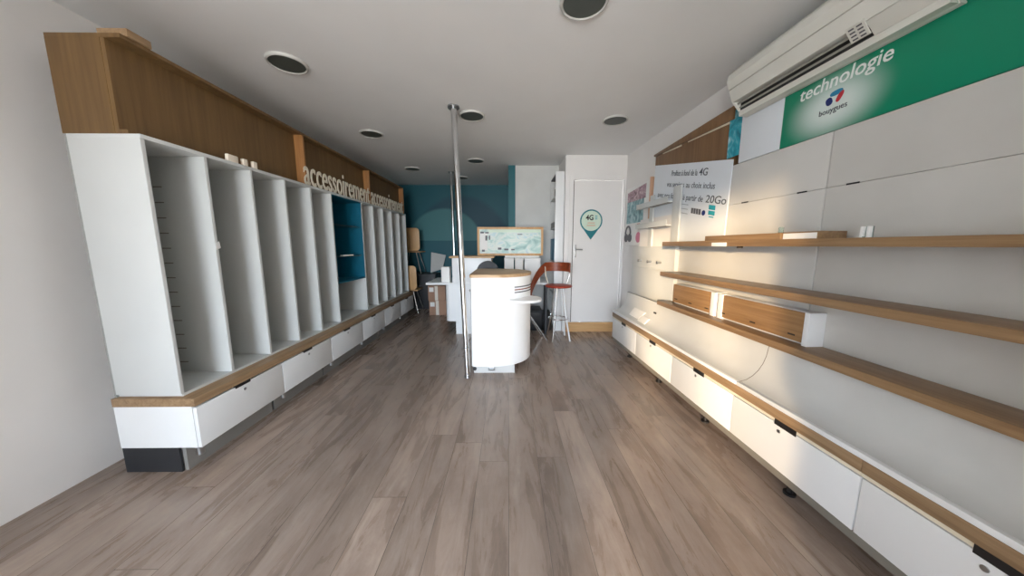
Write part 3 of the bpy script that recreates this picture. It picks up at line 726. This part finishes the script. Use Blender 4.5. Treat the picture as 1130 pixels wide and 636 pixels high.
# ------------------------------------------------------------------ main counter
def plan(off, n=26, cx=-.14, cy=3.2, r=.375, xl=-.362):
    r += off; xl -= off; p = []
    k = .03
    p += [(xl, cy - r + k), (xl + k * .3, cy - r + k * .3), (xl + k, cy - r)]
    for i in range(n + 1):
        a = -PI / 2 + PI * i / n; p.append((cx + r * math.cos(a), cy + r * math.sin(a)))
    p += [(xl + k, cy + r), (xl + k * .3, cy + r - k * .3), (xl, cy + r - k)]
    return p
t = Thing('counter', 'white rounded sales counter with oak top standing beside the chrome pole', 'counter', (-.1, 3.2, 0))
t.part('body', MB().prism([(x, y, .09) for x, y in plan(0)], (0, 0, .870)), M['counter'])
t.part('top', MB().prism([(x, y, .9605) for x, y in plan(.006)], (0, 0, .028), .003), M['oak_x'], label='pale oak top')
t.part('plinth', MB().box(-.345, .06, 2.888, 3.45, 0, .0895), M['tray'])
lt = t.part('latch', MB().box(-.20, -.135, 2.868, 2.8875, .03, .075, .003).cyl((-.185, 2.866, .05), (-.15, 2.866, .05), .009, n=14), M['steel'], label='steel latch')
t.part('knob', MB().cyl((-.335, 2.878, .045), (-.335, 2.8875, .045), .018, n=18), M['black'], label='black round knob')
for q, z in enumerate((.806, .832, .858)):
    st = MB(); pr_ = []
    a0, a1 = math.radians(-58), math.radians(-8)
    o = [(-.14 + .379 * math.cos(a0 + (a1 - a0) * k / 12), 3.2 + .379 * math.sin(a0 + (a1 - a0) * k / 12)) for k in range(13)]
    i = [(-.14 + .374 * math.cos(a0 + (a1 - a0) * k / 12), 3.2 + .374 * math.sin(a0 + (a1 - a0) * k / 12)) for k in range(13)][::-1]
    st.prism([(x, y, z) for x, y in o + i], (0, 0, .010))
    t.part('trim_strip', st, M['greyprint'] if q != 1 else M['redwood'], label='dark curved trim strip')
t.part('side_shelf', MB().cyl((.155, 2.915, .730), (.155, 2.915, .752), .168, n=48), M['counter'], label='round white side shelf')

# ------------------------------------------------------------------ rear desk and what stands on it
t = Thing('rear_desk', 'white rear desk behind the sales counter with rounded base', 'desk', (-.5, 4.4, 0))
bp_ = [(-.88, 4.24), (-.86, 4.205), (-.83, 4.19), (-.18, 4.19), (-.18, 4.85), (-.88, 4.85)]
t.part('body', MB().prism([(x, y, .20) for x, y in bp_], (0, 0, .52)), M['white'])
t.part('tabletop', MB().box(-1.14, .56, 4.16, 4.86, .7205, .75, .004), M['white'])
t.part('plinth', MB().box(-.75, -.22, 4.24, 4.80, 0, .1995), M['white'])
t.part('side_support', MB().box(.515, .545, 4.20, 4.38, 0, .72), M['darkbox'])
t = Thing('raised_cabinet', 'white raised cabinet with oak top standing on the rear desk', 'cabinet', (-.5, 4.4, .75))
t.part('body', MB().box(-.775, -.235, 4.185, 4.60, .7505, 1.088, .003), M['white'])
t.part('top', MB().box(-.81, -.20, 4.17, 4.62, 1.0885, 1.113, .003), M['oak_x'], label='oak top')
solo('small_box', MB().box(-.93, -.815, 4.20, 4.32, .7505, .965, .006), M['paper'], 'small white carton at the left end of the rear desk', 'box', (-.87, 4.26, .75))
for x0, x1, lab in ((-.055, .075, 'left white carton under the framed picture'), (.095, .205, 'middle white carton under the framed picture'), (.225, .445, 'widest white carton under the framed picture')):
    t = Thing('white_carton', lab, 'box', ((x0 + x1) / 2, 4.3, .75), group='white cartons on the rear desk')
    t.part('box_body', MB().box(x0, x1, 4.22, 4.50, .7505, 1.055, .004), M['paper'])
    t.part('lid', MB().box(x0 - .003, x1 + .003, 4.217, 4.503, 1.0555, 1.083, .003), M['paper'])
# framed picture
t = Thing('framed_picture', 'wide wood framed collage picture standing on the cartons behind the counter', 'picture', (.02, 4.4, 1.084))
FX0, FX1, FZ0, FZ1, FY = -.445, .50, 1.114, 1.520, 4.40
fm = MB()
fm.box(FX0, FX1, FY, FY + .035, FZ1 - .032, FZ1, .004).box(FX0, FX1, FY, FY + .035, FZ0, FZ0 + .032, .004)
fm.box(FX0, FX0 + .032, FY, FY + .035, FZ0 + .032, FZ1 - .032, .004).box(FX1 - .032, FX1, FY, FY + .035, FZ0 + .032, FZ1 - .032, .004)
t.part('frame', fm, M['ply'])
t.part('picture', MB().box(FX0 + .03, FX1 - .03, FY + .010, FY + .03, FZ0 + .03, FZ1 - .03), M['pic_main'])
t.part('green_band', MB().box(FX0 + .16, FX1 - .04, FY + .007, FY + .0095, FZ1 - .075, FZ1 - .034), M['pale_green'])
for (x, z, w, hh) in ((-.40, 1.43, .05, .025), (-.33, 1.43, .05, .02), (-.33, 1.33, .03, .07), (-.28, 1.34, .02, .06), (.13, 1.41, .07, .012), (-.38, 1.17, .04, .03), (-.15, 1.20, .05, .03), (-.06, 1.19, .06, .025), (.04, 1.19, .05, .02)):
    t.part('picture_mark', MB().box(x, x + w, FY + .005, FY + .0065, z, z + hh), M['greyprint'])
t.part('white_card', MB().box(-.405, -.30, FY + .0068, FY + .0085, 1.19, 1.44), M['paper'])
t.part('foot', MB().box(-.42, -.38, FY + .005, FY + .09, 1.1135, 1.1145), M['dark'])
t.part('foot_bar', MB().box(-.05, .44, FY + .003, FY + .05, 1.084, 1.1135), M['paper'])

# dark swivel chair between the two counters
t = Thing('office_chair', 'dark grey office chair standing behind the sales counter', 'chair', (-.28, 3.80, 0))
bk = MB(); n = 14
pts = []
for k in range(n + 1):
    a = PI * k / n; pts.append((-.27 + .15 * math.cos(a), 3.98 - .03 * abs(math.cos(a)), .86 + .20 * math.sin(a) ** .7))
pts = pts + [(-.42, 3.95, .72), (-.12, 3.95, .72)][:2]
bk.prism(pts, (0, .04, 0), .006); t.part('backrest', bk, M['darkbox'])
t.part('seat', MB().box(-.46, -.08, 3.62, 3.94, .46, .53, .02), M['darkbox'])
t.part('back_post', MB().tube([(-.27, 4.03, .80), (-.27, 4.04, .6), (-.27, 3.98, .49), (-.27, 3.90, .455)], .016), M['black'])
t.part('gas_post', MB().cyl((-.27, 3.78, .10), (-.27, 3.78, .46), .024), M['black'])
fb = MB()
for k in range(5):
    a = 2 * PI * k / 5 + .3; fb.tube([(-.27, 3.78, .11), (-.27 + .14 * math.cos(a), 3.78 + .14 * math.sin(a), .075), (-.27 + .21 * math.cos(a), 3.78 + .21 * math.sin(a), .05)], .014)
    fb.cyl((-.27 + .21 * math.cos(a) - .01, 3.78 + .21 * math.sin(a), .027), (-.27 + .21 * math.cos(a) + .01, 3.78 + .21 * math.sin(a), .027), .026, n=14)
t.part('star_base', fb, M['black'])
for sx in (-1, 1):
    ar = MB().tube([(-.27 + sx * .17, 3.90, .47), (-.27 + sx * .21, 3.90, .60), (-.27 + sx * .21, 3.86, .70), (-.27 + sx * .20, 3.70, .71)], .014)
    t.part('armrest', ar, M['grey'])

# ------------------------------------------------------------------ bar stool by the tall cabinet
t = Thing('bar_stool', 'red seated bar stool with red brown back and white splayed legs beside the counter', 'bar stool', (.65, 3.98, 0))
sx, sy, sh = .66, 3.95, .735
seat = MB(); bm = bmesh.new(); n = 36
prof = [(.0, .0), (.12, -.002), (.165, .004), (.178, .016), (.170, .030), (.13, .036), (0, .034)]
rings = []
for rr, z in prof[1:-1]: rings.append([bm.verts.new((sx + rr * 1.0 * math.cos(2 * PI * k / n), sy + rr * .92 * math.sin(2 * PI * k / n), sh - .02 + z)) for k in range(n)])
for a, b in zip(rings, rings[1:]):
    for k in range(n): bm.faces.new((a[k], a[(k + 1) % n], b[(k + 1) % n], b[k]))
bm.faces.new(rings[0]); bm.faces.new(rings[-1]); bmesh.ops.recalc_face_normals(bm, faces=bm.faces); seat._join(bm)
t.part('seat', seat, M['red'], label='red round seat')
# curved back band with an arm that runs down to the left
band = MB(); bm = bmesh.new(); top = []; bot = []; top2 = []; bot2 = []
n = 22
for k in range(n + 1):
    a = math.radians(-30) + math.radians(212) * k / n
    r = .20; x, y = sx - .05 + r * math.cos(a), sy + .19 * math.sin(a)
    f = max(0.0, (k / n - .72) / .28); drop = .30 * f ** 1.2; y -= .05 * f; x -= .13 * f - .0; x -= .0
    for lst, rr, z in ((top, 1, 1.035 - drop), (bot, 1, .915 - drop), (top2, .94, 1.035 - drop), (bot2, .94, .915 - drop)):
        lst.append(bm.verts.new((sx - .05 + (x - sx + .05) * rr, sy + (y - sy) * rr, z)))
for k in range(n):
    bm.faces.new((bot[k], bot[k + 1], top[k + 1], top[k])); bm.faces.new((top2[k], top2[k + 1], bot2[k + 1], bot2[k]))
    bm.faces.new((top[k], top[k + 1], top2[k + 1], top2[k])); bm.faces.new((bot2[k], bot2[k + 1], bot[k + 1], bot[k]))
bm.faces.new((top[0], top2[0], bot2[0], bot[0])); bm.faces.new((top[n], bot[n], bot2[n], top2[n]))
bmesh.ops.recalc_face_normals(bm, faces=bm.faces); band._join(bm)
t.part('backrest', band, M['redwood'], label='curved red brown wood back')
for x, y in ((.58, 3.84), (.81, 3.86), (.54, 4.12), (.79, 4.14)):
    t.part('leg', MB().tube([(sx + (x - sx) * .35, sy + (y - sy) * .35, sh - .02), (sx + (x - sx) * .6, sy + (y - sy) * .6, sh * .5), (x, y, .005)], .011), M['chrome'] if x < .7 else M['white'])
t.part('footrest', MB().tube([(sx + .13 * math.cos(2 * PI * k / 24), sy + .12 * math.sin(2 * PI * k / 24), .30) for k in range(25)], .008), M['chrome'])
for s in (-1, 1): t.part('back_strut', MB().tube([(sx + s * .12, sy + .10, sh), (sx + s * .16, sy + .115, .85), (sx + s * .17, sy + .11, .98)], .009), M['chrome'])

t = Thing('folding_stool', 'chrome folding stool with crossed legs half hidden behind the sales counter', 'stool', (.25, 3.9, 0))
t.part('seat', MB().cyl((.22, 3.94, .572), (.22, 3.94, .597), .140, n=36), M['redwood'], label='dark red brown seat')
for (a, b_) in (((.13, 3.90, .57), (.52, 3.81, .005)), ((.31, 3.915, .57), (.04, 3.84, .005)), ((.13, 3.98, .57), (.46, 4.06, .005)), ((.31, 3.965, .57), (.04, 4.04, .005))):
    t.part('leg', MB().tube([a, b_], .010), M['chrome'])
t.part('cross_bar', MB().cyl((.235, 3.88, .40), (.235, 4.0, .40), .006), M['chrome'])
for x0, x1, z1, lab in ((.22, .50, .30, 'black box on the floor under the rear desk, left of two'), (.51, .648, .24, 'narrow black box on the floor beside the tall cabinet')):
    t = Thing('black_box', lab, 'box', ((x0 + x1) / 2, 4.5, 0), group='black boxes under the rear desk')
    t.part('box_body', MB().box(x0, x1, 4.40, 4.78, .0, z1 - .022, .006), M['black'])
    t.part('lid', MB().box(x0 - .004, x1 + .004, 4.396, 4.784, z1 - .0215, z1, .006), M['darkbox'])

# tall narrow shelf cabinet beside the door wall
t = Thing('tall_cabinet', 'tall narrow white shelf cabinet standing against the door wall corner', 'cabinet', (.72, 4.6, 0))
t.part('end_panel', MB().box(.660, .783, 4.372, 4.395, .0, 2.275, .002), M['white'])
t.part('back_panel', MB().box(.770, .783, 4.3955, 4.895, .0, 2.255), M['grey_wall'])
t.part('end_panel', MB().box(.660, .770, 4.875, 4.895, 0, 2.255), M['grey_wall'])
for z in (.08, .55, 1.02, 1.50, 1.93, 2.235): t.part('shelf', MB().box(.664, .7695, 4.3955, 4.8745, z, z + .018), M['grey_wall'] if z < 2 else M['darkbox'])
t.part('drawer', MB().box(.655, .768, 4.3965, 4.874, .0985, .20, .002), M['white'])
for (y0, y1, z0, z1, m, nm, lab, ct) in ((4.42, 4.52, 1.9485, 2.06, 'black', 'black_box', 'small black box on the upper shelf of the tall cabinet', 'box'), (4.54, 4.60, 1.9485, 2.08, 'paper', 'white_box', 'small white box on the upper shelf of the tall cabinet', 'box'),
                             (4.41, 4.86, 1.0385, 1.36, 'blue', 'blue_folder', 'blue folder stack on the middle shelf of the tall cabinet', 'folder'), (4.42, 4.85, 1.5185, 1.60, 'grey', 'grey_binder', 'flat grey binder lying in the tall cabinet', 'binder')):
    solo(nm, MB().box(.668, .76, y0, y1, z0, z1, .003), M[m], lab, ct, (.71, (y0 + y1) / 2, z0))

# ------------------------------------------------------------------ far left corner
def ply_chair(base, label):
    bx, by, bz = base
    t = Thing('plywood_chair', label, 'chair', base, group='plywood chairs past the shelving')
    def rr(x0, x1, z0, z1, r, y, d):
        p = []
        for cx, cz, a0 in ((x1 - r, z0 + r, -90), (x1 - r, z1 - r, 0), (x0 + r, z1 - r, 90), (x0 + r, z0 + r, 180)):
            for k in range(7):
                a = math.radians(a0 + 15 * k); p.append((cx + r * math.cos(a), y, cz + r * math.sin(a)))
        return MB().prism(p, (0, d, 0), .003)
    t.part('backrest', rr(bx - .20, bx + .20, bz + .455, bz + .895, .07, by - .20, .016), M['ply'])
    t.part('seat', MB().box(bx - .20, bx + .20, by - .16, by + .20, bz + .425, bz + .445, .006), M['ply'])
    for sxx, syy in ((-1, -1), (1, -1), (-1, 1), (1, 1)):
        t.part('leg', MB().tube([(bx + sxx * .10, by + syy * .10, bz + .42), (bx + sxx * .20, by + syy * .18, bz + .006)], .010), M['chrome'])
    for sxx in (-1, 1): t.part('back_rod', MB().tube([(bx + sxx * .12, by - .10, bz + .42), (bx + sxx * .13, by - .172, bz + .47), (bx + sxx * .13, by - .174, bz + .75)], .008), M['chrome'])
ply_chair((-1.875, 5.72, 0), 'tan plywood chair on the floor past the end of the left shelving, lower of two')
ply_chair((-1.925, 6.18, .70), 'tan plywood chair set on the dark cabinet in the far corner, upper of two')
t = Thing('dark_cabinet', 'charcoal low cabinet in the far left corner under a chair', 'cabinet', (-1.8, 6.2, 0))
t.part('carcass', MB().box(-2.13, -1.44, 5.97, 6.42, .04, .678), M['darkbox'])
t.part('top', MB().box(-2.14, -1.43, 5.955, 6.43, .6785, .70, .002), M['darkbox'])
for a, b in ((-2.12, -1.79), (-1.785, -1.45)): t.part('door', MB().box(a, b, 5.956, 5.9695, .05, .67, .002), M['darkbox'])
t.part('plinth', MB().box(-2.10, -1.47, 5.99, 6.40, 0, .0395), M['black'])
solo('leaning_board', MB().prism([(-1.60, 6.25, .702), (-1.36, 6.27, .78), (-1.30, 6.36, 1.06), (-1.60, 6.36, 1.12)], (.0, .01, 0)), M['grey_wall'], 'pale grey board leaning askew on the dark cabinet by the teal wall', 'board', (-1.45, 6.3, .70))
for (z0, z1, x0, x1, lab) in ((0, .27, -1.44, -1.13, 'brown cardboard box on the floor beneath another by the rear desk'), (.27, .54, -1.45, -1.14, 'brown cardboard box stacked on top of another by the rear desk')):
    t = Thing('cardboard_box', lab, 'box', ((x0 + x1) / 2, 5.6, z0), group='cardboard boxes behind the rear desk')
    t.part('carton', MB().box(x0, x1, 5.43, 5.78, z0 + .0005, z1 - .001, .004), M['card'])
    t.part('tape', MB().box((x0 + x1) / 2 - .035, (x0 + x1) / 2 + .02, 5.428, 5.4298, z0 + .003, z1 - .004), M['tape'], label='pale tape strip')
    t.part('side_label', MB().box(x0 + .02, x0 + .10, 5.4275, 5.4295, z0 + .16, z0 + .24), M['paper'], label='white label')

# ------------------------------------------------------------------ daylight
w = bpy.data.worlds.new('street_daylight'); sc.world = w; w.use_nodes = True
nt = w.node_tree; bg = nt.nodes['Background']
tc = nt.nodes.new('ShaderNodeTexCoord'); sp = nt.nodes.new('ShaderNodeSeparateXYZ'); nt.links.new(tc.outputs['Generated'], sp.inputs[0])
rp = nt.nodes.new('ShaderNodeValToRGB'); mr = nt.nodes.new('ShaderNodeMapRange')
mr.inputs['From Min'].default_value = -1; mr.inputs['From Max'].default_value = 1
nt.links.new(sp.outputs['Z'], mr.inputs['Value']); nt.links.new(mr.outputs[0], rp.inputs['Fac'])
el = rp.color_ramp.elements
el[0].position = .0; el[0].color = (.62, .60, .57, 1)
el[1].position = 1.0; el[1].color = (.62, .80, 1.0, 1)
for p, c in ((.47, (.72, .72, .70, 1)), (.50, (.92, 1.0, 1.08, 1)), (.62, (.80, .95, 1.14, 1))):
    e = el.new(p); e.color = c
nt.links.new(rp.outputs['Color'], bg.inputs['Color']); bg.inputs['Strength'].default_value = 8.0
pl = bpy.data.lights.new('street_portal', 'AREA'); pl.shape = 'RECTANGLE'; pl.size = 2.5; pl.size_y = 2.3
po = bpy.data.objects.new('street_portal', pl); C.objects.link(po); po.location = (-.87, YF - .16, 1.15); po.rotation_euler = (PI / 2, 0, 0)
pl.cycles.is_portal = True
sl = bpy.data.lights.new('evening_sun', 'SUN'); sl.energy = 2.2; sl.color = (1.0, .72, .42); sl.angle = math.radians(2.5)
so = bpy.data.objects.new('evening_sun', sl); C.objects.link(so); so.location = (-5, -5, 3)
elv = math.radians(6.5); az = Vector((.46, .888))
so.rotation_euler = Vector((az.x * math.cos(elv), az.y * math.cos(elv), -math.sin(elv))).to_track_quat('-Z', 'Y').to_euler()

# ------------------------------------------------------------------ camera
F = 335.0; PITCH = math.atan(47 / F); YAW = math.atan(4.0 / F * math.cos(PITCH))
cam = bpy.data.cameras.new('camera'); co = bpy.data.objects.new('camera', cam); C.objects.link(co)
cam.sensor_fit = 'HORIZONTAL'; cam.sensor_width = 36; cam.lens = 36 * F / 1130; cam.clip_start = .02
co.location = (0, 0, 1.26)
fwd = Vector((math.sin(YAW) * math.cos(PITCH), math.cos(YAW) * math.cos(PITCH), -math.sin(PITCH)))
co.rotation_euler = fwd.to_track_quat('-Z', 'Y').to_euler()
sc.camera = co

# ------------------------------------------------------------------ view
sc.view_settings.view_transform = 'Standard'; sc.view_settings.look = 'None'
sc.view_settings.gamma = 1; sc.view_settings.use_curve_mapping = False
sc.view_settings.exposure = 1.72
sc.cycles.use_denoising = True
sc.cycles.max_bounces = 10; sc.cycles.diffuse_bounces = 6
sc.cycles.sample_clamp_indirect = 8
